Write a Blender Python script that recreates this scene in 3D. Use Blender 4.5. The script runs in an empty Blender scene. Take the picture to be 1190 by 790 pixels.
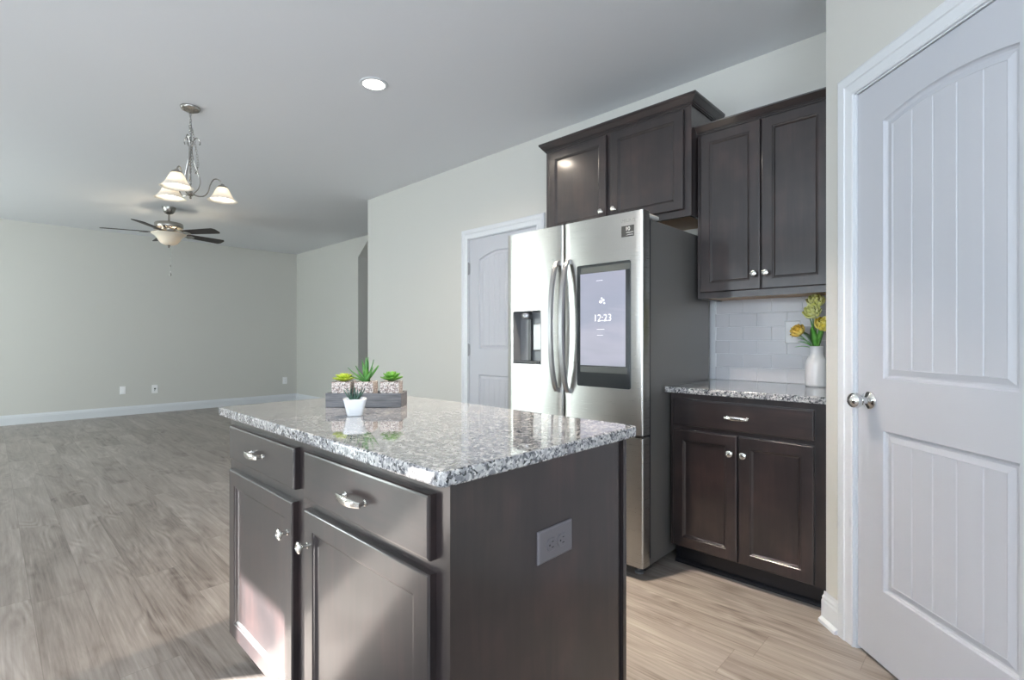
import bpy, bmesh, math, random
from mathutils import Vector, Matrix
random.seed(7)
C = bpy.context.scene.collection
sc = bpy.context.scene
PI = math.pi

# ------------------------------------------------------------------ camera
TH = PI/4 - 0.0177                 # heading measured from +X
CAMH = 1.1537
cam_d = bpy.data.cameras.new('camera'); cam_d.sensor_width = 36.0; cam_d.lens = 36*587/1190
cam_d.shift_y = -0.5/1190; cam_d.clip_start = 0.05
cam = bpy.data.objects.new('camera', cam_d); C.objects.link(cam)
cam.location = (0, 0, CAMH); cam.rotation_euler = (PI/2, 0, TH - PI/2)
sc.camera = cam
FWD = Vector((math.cos(TH), math.sin(TH), 0)); RGT = Vector((math.sin(TH), -math.cos(TH), 0))

# ------------------------------------------------------------------ colour management, sampling
sc.view_settings.view_transform = 'Standard'
try: sc.view_settings.look = 'None'
except Exception: pass
sc.view_settings.gamma = 1.0
sc.view_settings.use_curve_mapping = False
sc.view_settings.exposure = 0.0
sc.cycles.use_denoising = True
sc.cycles.max_bounces = 10
sc.cycles.diffuse_bounces = 6
sc.cycles.glossy_bounces = 5
sc.cycles.caustics_reflective = False
sc.cycles.caustics_refractive = False
sc.cycles.sample_clamp_indirect = 6

# ------------------------------------------------------------------ world, sun, window fill lamps
w = bpy.data.worlds.new('world'); sc.world = w; w.use_nodes = True
wn = w.node_tree; wn.nodes.clear()
wo = wn.nodes.new('ShaderNodeOutputWorld'); wb = wn.nodes.new('ShaderNodeBackground')
wb.inputs[0].default_value = (0.78, 0.89, 1.0, 1); wb.inputs[1].default_value = 2.2
wn.links.new(wb.outputs[0], wo.inputs[0])

SUN_DIR = Vector((0.817, -0.576, -0.3475)).normalized()
sd = bpy.data.lights.new('sun', 'SUN'); sd.energy = 88.0; sd.angle = 0.009; sd.color = (1.0, 0.985, 0.97)
so = bpy.data.objects.new('sun', sd); C.objects.link(so)
so.rotation_euler = SUN_DIR.to_track_quat('-Z', 'Y').to_euler()

def area(name, loc, direction, sx, sy, power, color):
    d = bpy.data.lights.new(name, 'AREA'); d.shape = 'RECTANGLE'; d.size = sx; d.size_y = sy
    d.energy = power; d.color = color
    o = bpy.data.objects.new(name, d); C.objects.link(o); o.location = loc
    o.rotation_euler = Vector(direction).to_track_quat('-Z', 'Z').to_euler()
    return o
# area lamps added outside the unseen windows to brighten the open plan room
DAY = (0.80, 0.90, 1.0)
area('fill_living', (-3.42, 7.3, 1.35), (1, 0, 0), 2.9, 1.7, 285, (0.86, 0.97, 0.95))
area('fill_dining', (-3.42, 2.55, 1.15), (1, 0, -.1), 2.4, 2.0, 48, DAY)
area('fill_kitchen', (-1.6, -1.85, 1.55), (.5, 1, .75), 2.3, 1.2, 115, DAY)
area('fill_side', (-3.42, -.1, 1.5), (1, .12, 1.0), 1.4, 1.15, 125, DAY)  # added, aimed upward to lift the dark ceiling over the aisle

# ------------------------------------------------------------------ material helpers
def mat(name, color=(.8,.8,.8), rough=.5, metal=0.0, spec=None, **kw):
    m = bpy.data.materials.new(name); m.use_nodes = True
    b = m.node_tree.nodes['Principled BSDF']
    b.inputs['Base Color'].default_value = (*color, 1)
    b.inputs['Roughness'].default_value = rough
    b.inputs['Metallic'].default_value = metal
    if spec is not None: b.inputs['Specular IOR Level'].default_value = spec
    for k, v in kw.items():
        b.inputs[k.replace('_', ' ')].default_value = v
    return m
def N(m, t): return m.node_tree.nodes.new(t)
def LK(m, a, b): m.node_tree.links.new(a, b)
def BS(m): return m.node_tree.nodes['Principled BSDF']
def ramp(m, fac, stops, interp='LINEAR'):
    r = N(m, 'ShaderNodeValToRGB'); r.color_ramp.interpolation = interp
    el = r.color_ramp.elements
    while len(el) < len(stops): el.new(.5)
    for e, (p, c) in zip(el, stops): e.position = p; e.color = (*c, 1)
    LK(m, fac, r.inputs[0]); return r.outputs[0]
def objco(m, scale=(1,1,1)):
    g = N(m, 'ShaderNodeNewGeometry'); mp = N(m, 'ShaderNodeMapping'); mp.inputs['Scale'].default_value = scale
    LK(m, g.outputs['Position'], mp.inputs[0]); return mp.outputs[0]
def tcobj(m, scale=(1,1,1)):
    g = N(m, 'ShaderNodeTexCoord'); mp = N(m, 'ShaderNodeMapping'); mp.inputs['Scale'].default_value = scale
    LK(m, g.outputs['Object'], mp.inputs[0]); return mp.outputs[0]
def noise(m, vec, scale, detail=3, rough=.5, dist=0):
    n = N(m, 'ShaderNodeTexNoise'); n.inputs['Scale'].default_value = scale; n.inputs['Detail'].default_value = detail
    n.inputs['Roughness'].default_value = rough; n.inputs['Distortion'].default_value = dist
    LK(m, vec, n.inputs['Vector']); return n.outputs['Fac']
def bump(m, h, strength, dist=.001):
    b = N(m, 'ShaderNodeBump'); b.inputs['Strength'].default_value = strength; b.inputs['Distance'].default_value = dist
    LK(m, h, b.inputs['Height']); LK(m, b.outputs[0], BS(m).inputs['Normal'])
def mth(m, op, a, b=None):
    n = N(m, 'ShaderNodeMath'); n.operation = op
    for i, x in enumerate((a, b)):
        if x is None: continue
        if isinstance(x, (int, float)): n.inputs[i].default_value = x
        else: LK(m, x, n.inputs[i])
    return n.outputs[0]

# walls and ceiling
M_wall = mat('wall_paint', (.585, .578, .545), .6)
bump(M_wall, noise(M_wall, objco(M_wall), 260, 2), .08, .0006)
M_ceil = mat('ceiling_paint', (.74, .755, .785), .8)
bump(M_ceil, noise(M_ceil, objco(M_ceil), 38, 4, .6), .25, .003)
M_trim = mat('white_trim', (.66, .68, .71), .32)
M_door = mat('door_paint', (.49, .503, .545), .42)
bump(M_door, noise(M_door, objco(M_door, (60, 60, 3)), 6, 3), .05, .0005)

# vinyl plank floor, planks run along Y
M_floor = mat('plank_floor', rough=.33, spec=.45)
def build_floor(m):
    g = N(m, 'ShaderNodeNewGeometry'); s = N(m, 'ShaderNodeSeparateXYZ'); LK(m, g.outputs['Position'], s.inputs[0])
    xs = mth(m, 'DIVIDE', mth(m, 'ADD', s.outputs[0], 20.03), .18)
    row = mth(m, 'FLOOR', xs)
    wn_ = N(m, 'ShaderNodeTexWhiteNoise'); wn_.noise_dimensions = '1D'; LK(m, row, wn_.inputs['W'])
    ys = mth(m, 'ADD', mth(m, 'DIVIDE', mth(m, 'ADD', s.outputs[1], 20), 1.22), wn_.outputs['Value'])
    idx = mth(m, 'FLOOR', ys)
    cv = N(m, 'ShaderNodeCombineXYZ'); LK(m, row, cv.inputs[0]); LK(m, idx, cv.inputs[1])
    w2 = N(m, 'ShaderNodeTexWhiteNoise'); w2.noise_dimensions = '2D'; LK(m, cv.outputs[0], w2.inputs['Vector'])
    rnd = w2.outputs['Value']
    # grain coordinates, each plank with its own offset
    gx = mth(m, 'ADD', s.outputs[0], mth(m, 'MULTIPLY', rnd, 37.0))
    gy = mth(m, 'ADD', s.outputs[1], mth(m, 'MULTIPLY', rnd, 91.0))
    cg = N(m, 'ShaderNodeCombineXYZ'); LK(m, mth(m, 'MULTIPLY', gx, 9.0), cg.inputs[0]); LK(m, mth(m, 'MULTIPLY', gy, 1.1), cg.inputs[1])
    n1 = noise(m, cg.outputs[0], 1.0, 6, .62, 1.3)
    cg2 = N(m, 'ShaderNodeCombineXYZ'); LK(m, mth(m, 'MULTIPLY', gx, 95.0), cg2.inputs[0]); LK(m, mth(m, 'MULTIPLY', gy, 2.6), cg2.inputs[1])
    n2 = noise(m, cg2.outputs[0], 1.0, 4, .6, .4)
    # cathedral rings: contour lines of a broad noise
    cg3 = N(m, 'ShaderNodeCombineXYZ'); LK(m, mth(m, 'MULTIPLY', gx, 5.0), cg3.inputs[0]); LK(m, mth(m, 'MULTIPLY', gy, 1.0), cg3.inputs[1])
    n3 = noise(m, cg3.outputs[0], 1.0, 1.5, .4, .3)
    ring = mth(m, 'ABSOLUTE', mth(m, 'SUBTRACT', mth(m, 'FRACT', mth(m, 'MULTIPLY', n3, 15.0)), .5))
    cg4 = N(m, 'ShaderNodeCombineXYZ'); LK(m, mth(m, 'MULTIPLY', gx, 4.0), cg4.inputs[0]); LK(m, mth(m, 'MULTIPLY', gy, 1.3), cg4.inputs[1])
    msk = N(m, 'ShaderNodeMapRange'); LK(m, noise(m, cg4.outputs[0], 1.7, 2, .5), msk.inputs[0]); msk.inputs[1].default_value = .50; msk.inputs[2].default_value = .62
    ring = mth(m, 'ADD', mth(m, 'MULTIPLY', mth(m, 'SUBTRACT', ring, .25), msk.outputs[0]), .25)
    v = mth(m, 'ADD', mth(m, 'MULTIPLY', n1, .48), mth(m, 'MULTIPLY', n2, .34))
    v = mth(m, 'ADD', v, mth(m, 'MULTIPLY', ring, .24))
    kv = N(m, 'ShaderNodeCombineXYZ'); LK(m, mth(m, 'MULTIPLY', gx, 5.5), kv.inputs[0]); LK(m, mth(m, 'MULTIPLY', gy, 2.2), kv.inputs[1])
    kn = N(m, 'ShaderNodeTexVoronoi'); kn.inputs['Scale'].default_value = 1.0; LK(m, kv.outputs[0], kn.inputs['Vector'])
    kd = N(m, 'ShaderNodeMapRange'); LK(m, kn.outputs['Distance'], kd.inputs[0]); kd.inputs[1].default_value = .02; kd.inputs[2].default_value = .20; kd.inputs[3].default_value = -.13; kd.inputs[4].default_value = 0
    v = mth(m, 'ADD', v, kd.outputs[0])
    v = mth(m, 'ADD', v, .018)
    v = mth(m, 'ADD', v, mth(m, 'MULTIPLY', mth(m, 'SUBTRACT', rnd, .5), .09))
    col = ramp(m, v, [(.31, (.105, .083, .073)), (.42, (.225, .192, .170)), (.53, (.315, .278, .250)), (.66, (.43, .39, .36))])
    # joints
    fx = mth(m, 'ABSOLUTE', mth(m, 'SUBTRACT', mth(m, 'FRACT', xs), .5))
    fy = mth(m, 'ABSOLUTE', mth(m, 'SUBTRACT', mth(m, 'FRACT', ys), .5))
    j = mth(m, 'MAXIMUM', mth(m, 'GREATER_THAN', fx, .493), mth(m, 'GREATER_THAN', fy, .4990))
    mx = N(m, 'ShaderNodeMixRGB'); LK(m, mth(m, 'MULTIPLY', j, .45), mx.inputs[0]); LK(m, col, mx.inputs[1]); mx.inputs[2].default_value = (.12, .095, .08, 1)
    LK(m, mx.outputs[0], BS(m).inputs['Base Color'])
    LK(m, mth(m, 'ADD', mth(m, 'MULTIPLY', n2, .2), .25), BS(m).inputs['Roughness'])
    bump(m, mth(m, 'SUBTRACT', n2, j), .12, .0008)
build_floor(M_floor)

# stained espresso wood
def wood(name, c1, c2, c3, axis):
    m = mat(name, rough=.36, spec=.5, Coat_Weight=.7, Coat_Roughness=.13)
    sc_ = (1, 1, 1)
    st = {'z': (14, 14, 1.1), 'y': (14, 1.1, 14)}[axis]
    a = noise(m, objco(m, st), 2.0, 5, .6, .6)
    b_ = noise(m, objco(m), 7.0, 2, .5)
    v = mth(m, 'ADD', mth(m, 'MULTIPLY', a, .45), mth(m, 'MULTIPLY', b_, .55))
    LK(m, ramp(m, v, [(.33, c1), (.5, c2), (.68, c3)]), BS(m).inputs['Base Color'])
    return m
M_wood = wood('espresso_wood', (.013, .010, .011), (.022, .0155, .016), (.042, .025, .024), 'z')
M_woodh = wood('espresso_wood_horizontal', (.013, .010, .011), (.022, .0155, .016), (.042, .025, .024), 'y')
M_toe = mat('toe_kick_black', (.008, .008, .011), .3)
M_maple = mat('maple_underside', (.50, .33, .20), .5)

# granite
M_gran = mat('granite', rough=.05, spec=.8, Coat_Weight=.6, Coat_Roughness=.035, Coat_IOR=1.5)
def build_granite(m):
    co = objco(m)
    nz = N(m, 'ShaderNodeTexNoise'); nz.inputs['Scale'].default_value = 60; nz.inputs['Detail'].default_value = 3; LK(m, co, nz.inputs['Vector'])
    vm = N(m, 'ShaderNodeVectorMath'); vm.operation = 'SCALE'; LK(m, nz.outputs['Color'], vm.inputs[0]); vm.inputs['Scale'].default_value = .02
    va = N(m, 'ShaderNodeVectorMath'); va.operation = 'ADD'; LK(m, co, va.inputs[0]); LK(m, vm.outputs[0], va.inputs[1])
    v1 = N(m, 'ShaderNodeTexVoronoi'); v1.inputs['Scale'].default_value = 175; LK(m, va.outputs[0], v1.inputs['Vector'])
    s1 = N(m, 'ShaderNodeSeparateColor'); LK(m, v1.outputs['Color'], s1.inputs[0])
    base = ramp(m, s1.outputs[0], [(0, (.03, .034, .04)), (.08, (.13, .135, .145)), (.24, (.27, .27, .28)), (.48, (.42, .415, .41)), (.78, (.57, .56, .55))], 'CONSTANT')
    v2 = N(m, 'ShaderNodeTexVoronoi'); v2.inputs['Scale'].default_value = 62; LK(m, va.outputs[0], v2.inputs['Vector'])
    s2 = N(m, 'ShaderNodeSeparateColor'); LK(m, v2.outputs['Color'], s2.inputs[0])
    big = ramp(m, s2.outputs[1], [(0, (.55, .56, .60)), (.20, (.82, .82, .84)), (.45, (1, 1, 1))], 'CONSTANT')
    mx = N(m, 'ShaderNodeMixRGB'); mx.blend_type = 'MULTIPLY'; mx.inputs[0].default_value = .85
    LK(m, base, mx.inputs[1]); LK(m, big, mx.inputs[2])
    LK(m, mx.outputs[0], BS(m).inputs['Base Color'])
build_granite(M_gran)

# metals
def brushed(name, color, rough, aniso, st=(2, 2, 260)):
    m = mat(name, color, rough, 1.0)
    n_ = noise(m, objco(m, st), 3, 3, .6)
    LK(m, mth(m, 'ADD', mth(m, 'MULTIPLY', n_, .04), rough - .02), BS(m).inputs['Roughness'])
    BS(m).inputs['Anisotropic'].default_value = aniso
    t = N(m, 'ShaderNodeTangent'); t.direction_type = 'RADIAL'; t.axis = 'Z'; LK(m, t.outputs[0], BS(m).inputs['Tangent'])
    return m
M_steel = brushed('stainless_steel', (.52, .518, .50), .28, .8)
BS(M_steel).inputs['Anisotropic Rotation'].default_value = .25
M_handle = mat('satin_steel', (.36, .36, .37), .38, 1.0)
M_nickel = mat('satin_nickel', (.72, .70, .66), .20, 1.0)
M_chrome = mat('bright_chrome', (.80, .80, .78), .08, 1.0)
M_side = mat('fridge_side_grey', (.20, .192, .186), .38, .35)
bump(M_side, noise(M_side, objco(M_side), 700, 1), .05, .0003)
M_gasket = mat('gasket_black', (.02, .02, .024), .4)
M_blackg = mat('black_glass', (.018, .022, .025), .08, 0, .6)
M_dark = mat('dark_plastic', (.03, .032, .036), .35)
M_dgrey = mat('grey_plastic', (.16, .165, .175), .3)

# emitters
def emis(name, color, strength):
    m = mat(name, color, .5); b = BS(m)
    b.inputs['Emission Color'].default_value = (*color, 1); b.inputs['Emission Strength'].default_value = strength
    return m
M_bulb = emis('warm_bulb', (1.0, .88, .70), 26)
M_fanbulb = emis('fan_bulb', (1.0, .84, .62), 150)
M_lens = emis('downlight_lens', (1.0, .95, .86), 9)
M_shade = mat('frosted_shade', (.93, .90, .84), .35)
BS(M_shade).inputs['Transmission Weight'].default_value = 0.0
def build_shade(m, k=.4):
    t = N(m, 'ShaderNodeBsdfTranslucent'); t.inputs[0].default_value = (.97, .93, .86, 1)
    mx = N(m, 'ShaderNodeMixShader'); mx.inputs[0].default_value = k
    out = m.node_tree.nodes['Material Output']
    LK(m, BS(m).outputs[0], mx.inputs[1]); LK(m, t.outputs[0], mx.inputs[2]); LK(m, mx.outputs[0], out.inputs[0])
build_shade(M_shade)
M_bowl = mat('alabaster_bowl', (.86, .80, .70), .35); build_shade(M_bowl, .16)
M_blade = mat('walnut_blade', (.022, .015, .013), .4, 0, .3)
M_white = mat('white_ceramic', (.86, .87, .89), .18, 0, .6)
M_plate = mat('white_plastic', (.88, .88, .89), .35)
M_plateg = mat('bronze_grey_plastic', (.17, .16, .175), .38, .35)
M_lampmetal = mat('brushed_lamp_nickel', (.40, .385, .36), .26, 1.0)
M_slot = mat('slot_black', (.01, .01, .01), .5)
M_tile = mat('tile_glaze', (.58, .58, .605), .16, 0, .5)
M_grout = mat('grout', (.84, .85, .87), .7)
M_crate = mat('grey_weathered_wood', (.2, .2, .2), .7)
LK(M_crate, ramp(M_crate, noise(M_crate, tcobj(M_crate, (4, 60, 60)), 3, 5, .6), [(.3, (.075, .075, .082)), (.7, (.20, .20, .21))]), BS(M_crate).inputs['Base Color'])
M_pebble = mat('pebbles', (.5, .45, .4), .5)
_v = N(M_pebble, 'ShaderNodeTexVoronoi'); _v.inputs['Scale'].default_value = 300; LK(M_pebble, tcobj(M_pebble), _v.inputs['Vector'])
_s = N(M_pebble, 'ShaderNodeSeparateColor'); LK(M_pebble, _v.outputs['Color'], _s.inputs[0])
LK(M_pebble, ramp(M_pebble, _s.outputs[0], [(0, (.16, .13, .12)), (.25, (.38, .29, .26)), (.55, (.55, .47, .43)), (.8, (.70, .66, .62))], 'CONSTANT'), BS(M_pebble).inputs['Base Color'])
bump(M_pebble, mth(M_pebble, 'SUBTRACT', 1.0, _v.outputs['Distance']), .4, .002)
def leafmat(name, a, b_, sc_=30):
    m = mat(name, a, .4)
    LK(m, ramp(m, noise(m, tcobj(m), sc_, 2), [(.35, a), (.65, b_)]), BS(m).inputs['Base Color'])
    BS(m).inputs['Subsurface Weight'].default_value = .0
    return m
M_lime = leafmat('lime_leaf', (.30, .42, .02), (.52, .60, .07))
M_green = leafmat('green_leaf', (.06, .20, .02), (.17, .38, .05))
M_aloe = leafmat('aloe_leaf', (.03, .14, .035), (.12, .32, .06), 20)
M_darkaloe = leafmat('dark_aloe_leaf', (.015, .035, .03), (.05, .13, .09), 40)
M_tulip = leafmat('tulip_leaf', (.08, .32, .04), (.17, .48, .09))
M_sage = leafmat('sage_leaf', (.20, .34, .18), (.32, .5, .3))
M_yel = leafmat('yellow_petal', (.95, .76, .08), (1.0, .88, .3))
M_org = leafmat('orange_yellow_petal', (.95, .56, .06), (1.0, .75, .20))
M_lem = leafmat('lemon_petal', (.88, .88, .22), (.96, .96, .5))
M_stem = mat('stem_green', (.10, .27, .05), .5)
M_soil = mat('soil', (.03, .022, .016), .9)

# ------------------------------------------------------------------ mesh helpers
def obj(name, bm, m, parent=None, smooth=False, bevel=0, seg=2, mats=None, angle=40):
    bmesh.ops.recalc_face_normals(bm, faces=bm.faces) if not getattr(bm, '_keep', False) else None
    me = bpy.data.meshes.new(name); bm.to_mesh(me); bm.free()
    for x in (mats or [m]): me.materials.append(x)
    o = bpy.data.objects.new(name, me); C.objects.link(o)
    if smooth:
        for p in me.polygons: p.use_smooth = True
        if angle: 
            try: me.set_sharp_from_angle(angle=math.radians(angle))
            except Exception: pass
    if bevel:
        b = o.modifiers.new('bevel', 'BEVEL'); b.width = bevel; b.segments = seg; b.limit_method = 'ANGLE'; b.angle_limit = math.radians(40)
        for p in me.polygons: p.use_smooth = True
        try: me.set_sharp_from_angle(angle=math.radians(50))
        except Exception: pass
    if parent: o.parent = parent
    return o
def BM(): return bmesh.new()
def box(bm, x0, x1, y0, y1, z0, z1):
    r = bmesh.ops.create_cube(bm, size=1, matrix=Matrix.Translation(((x0+x1)/2, (y0+y1)/2, (z0+z1)/2)) @ Matrix.Diagonal((abs(x1-x0), abs(y1-y0), abs(z1-z0), 1)))
    return r['verts']
def boxo(name, x0, x1, y0, y1, z0, z1, m, parent=None, bevel=0, seg=2):
    bm = BM(); box(bm, x0, x1, y0, y1, z0, z1); return obj(name, bm, m, parent, bevel=bevel, seg=seg)
def prism(bm, pts, axis, a, b_):
    def P(p, t):
        if axis == 'x': return (t, p[0], p[1])
        if axis == 'y': return (p[0], t, p[1])
        return (p[0], p[1], t)
    A = [bm.verts.new(P(p, a)) for p in pts]; B = [bm.verts.new(P(p, b_)) for p in pts]
    n = len(pts); bm.faces.new(A); bm.faces.new(B[::-1])
    for i in range(n): bm.faces.new((A[i], A[(i+1) % n], B[(i+1) % n], B[i]))
def loops(bm, lps, cap_first=False, cap_last=True):
    """bridge closed loops (lists of 3-D points with equal counts)"""
    V = [[bm.verts.new(p) for p in l] for l in lps]
    n = len(V[0])
    for a, b_ in zip(V, V[1:]):
        for i in range(n): bm.faces.new((a[i], a[(i+1) % n], b_[(i+1) % n], b_[i]))
    if cap_first: bm.faces.new(V[0][::-1])
    if cap_last: bm.faces.new(V[-1])
    return V
def rect(y0, y1, z0, z1, x): return [(x, y0, z0), (x, y1, z0), (x, y1, z1), (x, y0, z1)]
def nested(bm, y0, y1, z0, z1, xf, prof, cap_first=True):
    """panel facing -X; prof = (inset, depth behind xf)"""
    loops(bm, [rect(y0+i, y1-i, z0+i, z1-i, xf+d) for i, d in prof], cap_first)
def lathe(bm, prof, M=Matrix(), n=24, caps=True):
    """revolve (r, h) about local +Z, transformed by M"""
    lps = []
    for r, h in prof:
        lps.append([M @ Vector((max(r, 1e-4)*math.cos(2*PI*i/n), max(r, 1e-4)*math.sin(2*PI*i/n), h)) for i in range(n)])
    loops(bm, lps, caps, caps)
def tube(bm, pts, r, n=8, closed=False, caps=True):
    pts = [Vector(p) for p in pts]; k = len(pts)
    rad = r if isinstance(r, (list, tuple)) else [r]*k
    T = []
    for i in range(k):
        a = pts[(i-1) % k] if (closed or i > 0) else pts[i]; b_ = pts[(i+1) % k] if (closed or i < k-1) else pts[i]
        T.append((b_-a).normalized())
    u = T[0].orthogonal().normalized(); rings = []
    for i in range(k):
        u = (u - T[i]*u.dot(T[i])).normalized(); v = T[i].cross(u)
        rings.append([bm.verts.new(pts[i] + (u*math.cos(2*PI*j/n) + v*math.sin(2*PI*j/n))*rad[i]) for j in range(n)])
    for i in range(k if closed else k-1):
        a, b_ = rings[i], rings[(i+1) % k]
        for j in range(n): bm.faces.new((a[j], a[(j+1) % n], b_[(j+1) % n], b_[j]))
    if caps and not closed: bm.faces.new(rings[0][::-1]); bm.faces.new(rings[-1])
def spline(P, n=8):
    P = [Vector(p) for p in P]; out = []
    for i in range(len(P)-1):
        p0, p1, p2, p3 = P[max(i-1, 0)], P[i], P[i+1], P[min(i+2, len(P)-1)]
        for j in range(n):
            t = j/n
            out.append(.5*((2*p1)+(-p0+p2)*t+(2*p0-5*p1+4*p2-p3)*t*t+(-p0+3*p1-3*p2+p3)*t**3))
    out.append(P[-1]); return out
def tag(o, label=None, cat=None, group=None, kind=None):
    if label: o['label'] = label
    if cat: o['category'] = cat
    if group: o['group'] = group
    if kind: o['kind'] = kind
    return o
def struct(o): o['kind'] = 'structure'; return o
def empty(name, loc=(0, 0, 0), rz=0):
    o = bpy.data.objects.new(name, None); C.objects.link(o); o.location = loc; o.rotation_euler = (0, 0, rz)
    o.empty_display_size = .1; return o
def copy_tree(o, parent=None):
    c = o.copy(); C.objects.link(c)
    if parent: c.parent = parent
    for ch in list(o.children): copy_tree(ch, c)
    return c
def ltex(text, size, name, m, parent, y, z, x, extrude=.0004, align='CENTER', thin=0):
    """lettering on a surface facing -X, centred at (y, z), as a mesh"""
    cu = bpy.data.curves.new(name, 'FONT'); cu.body = text; cu.size = size; cu.extrude = extrude; cu.offset = -thin
    cu.align_x = align; cu.align_y = 'CENTER'
    t = bpy.data.objects.new(name, cu); C.objects.link(t)
    bpy.context.view_layer.update()
    me = bpy.data.meshes.new_from_object(t.evaluated_get(bpy.context.evaluated_depsgraph_get()))
    bpy.data.objects.remove(t); bpy.data.curves.remove(cu)
    me.transform(Matrix(((0, 0, -1, x), (-1, 0, 0, y), (0, 1, 0, z), (0, 0, 0, 1))))
    me.materials.clear(); me.materials.append(m); me.name = name
    o = bpy.data.objects.new(name, me); C.objects.link(o)
    if parent: o.parent = parent
    return o

# ------------------------------------------------------------------ room shell
H = 2.767
XK, XL, YF, XW, YB = 3.048, 4.0555, 9.5947, -3.2, -1.6
YE = 5.261                           # end of the kitchen wall
struct(boxo('floor', XW-.2, 5.6, YB-.2, YF+.2, -.1, 0, M_floor))
struct(boxo('ceiling', XW-.2, 5.6, YB-.2, YF+.2, H, H+.1, M_ceil))
struct(boxo('wall_far', XW-.2, 5.6, YF, YF+.15, 0, H, M_wall))
# kitchen wall with closet opening (Y 2.66..3.50)
CD0, CD1, CDT = 2.669, 3.488, 2.062
bm = BM()
box(bm, XK, XK+.12, -.35, CD0-.012, 0, H); box(bm, XK, XK+.12, CD1+.012, YE, 0, H); box(bm, XK, XK+.12, CD0-.012, CD1+.012, CDT+.012, H)
struct(obj('wall_kitchen', bm, M_wall))
struct(boxo('wall_return', XK+.12, 5.5, YE-.12, YE, 0, H, M_wall))
# living room wall with a slanted opening head
bm = BM()
prism(bm, [(7.292, 0), (YF, 0), (YF, H), (YE, H), (YE, 2.69), (6.985, 2.69), (7.292, 2.459)], 'x', XL, XL+.24)
struct(obj('wall_living', bm, M_wall))
struct(boxo('wall_hall', 5.45, 5.6, YE-.12, YF, 0, H, M_wall))
struct(boxo('wall_hall_end', XL+.24, 5.45, 8.1, 8.22, 0, H, M_wall))
# left wall with unseen windows, the first added to brighten the ceiling: (y0, y1, z0, z1)
WL = [(-.85, .65, .85, 2.2), (1.3, 3.8, .1, 2.15), (4.129, 4.645, .03, 2.05), (5.8, 8.8, .5, 2.2)]
bm = BM(); y = YB
for (a, b_, z0, z1) in WL:
    box(bm, XW-.15, XW, y, a, 0, H); box(bm, XW-.15, XW, a, b_, 0, z0); box(bm, XW-.15, XW, a, b_, z1, H); y = b_
box(bm, XW-.15, XW, y, YF, 0, H)
struct(obj('wall_left', bm, M_wall))
for i, (a, b_, z0, z1) in enumerate(WL):
    bm = BM(); f = .045
    for (p, q, r, s) in ((a, a+f, z0, z1), (b_-f, b_, z0, z1), (a, b_, z0, z0+f), (a, b_, z1-f, z1)): box(bm, XW-.10, XW-.05, p, q, r, s)
    if i != 2:
        k = 3
        for j in range(1, k): 
            yy = a+(b_-a)*j/k; box(bm, XW-.10, XW-.05, yy-.03, yy+.03, z0, z1)
        zz = (z0+z1)/2; box(bm, XW-.09, XW-.06, a, b_, zz-.02, zz+.02)
    struct(obj('window_%d' % (i+1), bm, M_trim))
# back wall with an assumed, unseen sink window placed to light the kitchen
bm = BM()
WK0, WK1 = -2.8, -.4
box(bm, XW-.15, WK0, YB-.15, YB, 0, H); box(bm, WK1, 1.632, YB-.15, YB, 0, H); box(bm, WK0, WK1, YB-.15, YB, 0, .95); box(bm, WK0, WK1, YB-.15, YB, 2.2, H)
struct(obj('wall_back', bm, M_wall))
bm = BM()
for (p, q, r, s) in ((WK0, WK0+.05, .95, 2.2), (WK1-.05, WK1, .95, 2.2), (WK0, WK1, .95, 1.0), (WK0, WK1, 2.15, 2.2), (-1.63, -1.57, .95, 2.2)): box(bm, p, q, YB-.1, YB-.05, r, s)
struct(obj('window_5', bm, M_trim))
# unseen blockers added outside to keep the sun out of the other windows
struct(boxo('wall_sun_blocker', -6.3, -6.0, 6.75, 14, -.1, 4.6, M_wall))
bm = BM(); box(bm, -6.3, -6.0, 1.0, 5.9, -.1, 4.6); struct(obj('wall_sun_blocker_side', bm, M_wall))

# pantry: 45 degree wall, local frame (x away from the room, y along the wall, z up)
LP = 1.3226
P0 = Vector((LP/math.sqrt(2), -LP/math.sqrt(2), 0)); PRZ = -PI/4
PT0, PT1, PTOP = 1.150, 1.864, 2.066           # door slab extents
def pan(o): o.location = P0; o.rotation_euler = (0, 0, PRZ); return o
bm = BM()
box(bm, 0, .11, .985, PT0-.014, 0, H); box(bm, 0, .11, PT1+.014, 2.045, 0, H); box(bm, 0, .11, PT0-.014, PT1+.014, PTOP+.014, H)
struct(pan(obj('wall_pantry', bm, M_wall)))
cx, cy = 2.381, .511
struct(boxo('wall_pantry_side', cx+.001, XK, cy-.11, cy-.0005, 0, H, M_wall))
ex = (0.985+LP)/math.sqrt(2); ey = (0.985-LP)/math.sqrt(2)
struct(boxo('wall_pantry_front', ex, ex+.11, YB-.1, ey-.001, 0, H, M_wall))

# baseboards: profile (protrusion, height)
BP = [(0, 0), (.015, 0), (.015, .095), (.012, .103), (.012, .112), (.007, .122), (.004, .135), (0, .135)]
bm = BM(); prism(bm, [(YF-p, z) for p, z in BP], 'x', XW, XL); struct(obj('baseboard_far', bm, M_trim))
bm = BM(); prism(bm, [(XL-p, z) for p, z in BP], 'y', 7.292, YF-.016); struct(obj('baseboard_living', bm, M_trim))
bm = BM(); prism(bm, [(XK-p, z) for p, z in BP], 'y', CD1+.1, YE); struct(obj('baseboard_kitchen', bm, M_trim))
bm = BM(); prism(bm, [(XW+p, z) for p, z in BP], 'y', 4.75, YF-.016); struct(obj('baseboard_left', bm, M_trim))
BP2 = [(0, 0), (.030, 0), (.028, .012), (.018, .020), (.016, .022), (.016, .085), (.012, .092), (.013, .101), (.006, .110), (.004, .122), (0, .122)]
bm = BM(); prism(bm, [(-p, z) for p, z in BP2], 'y', PT1+.086, 2.052)
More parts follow.
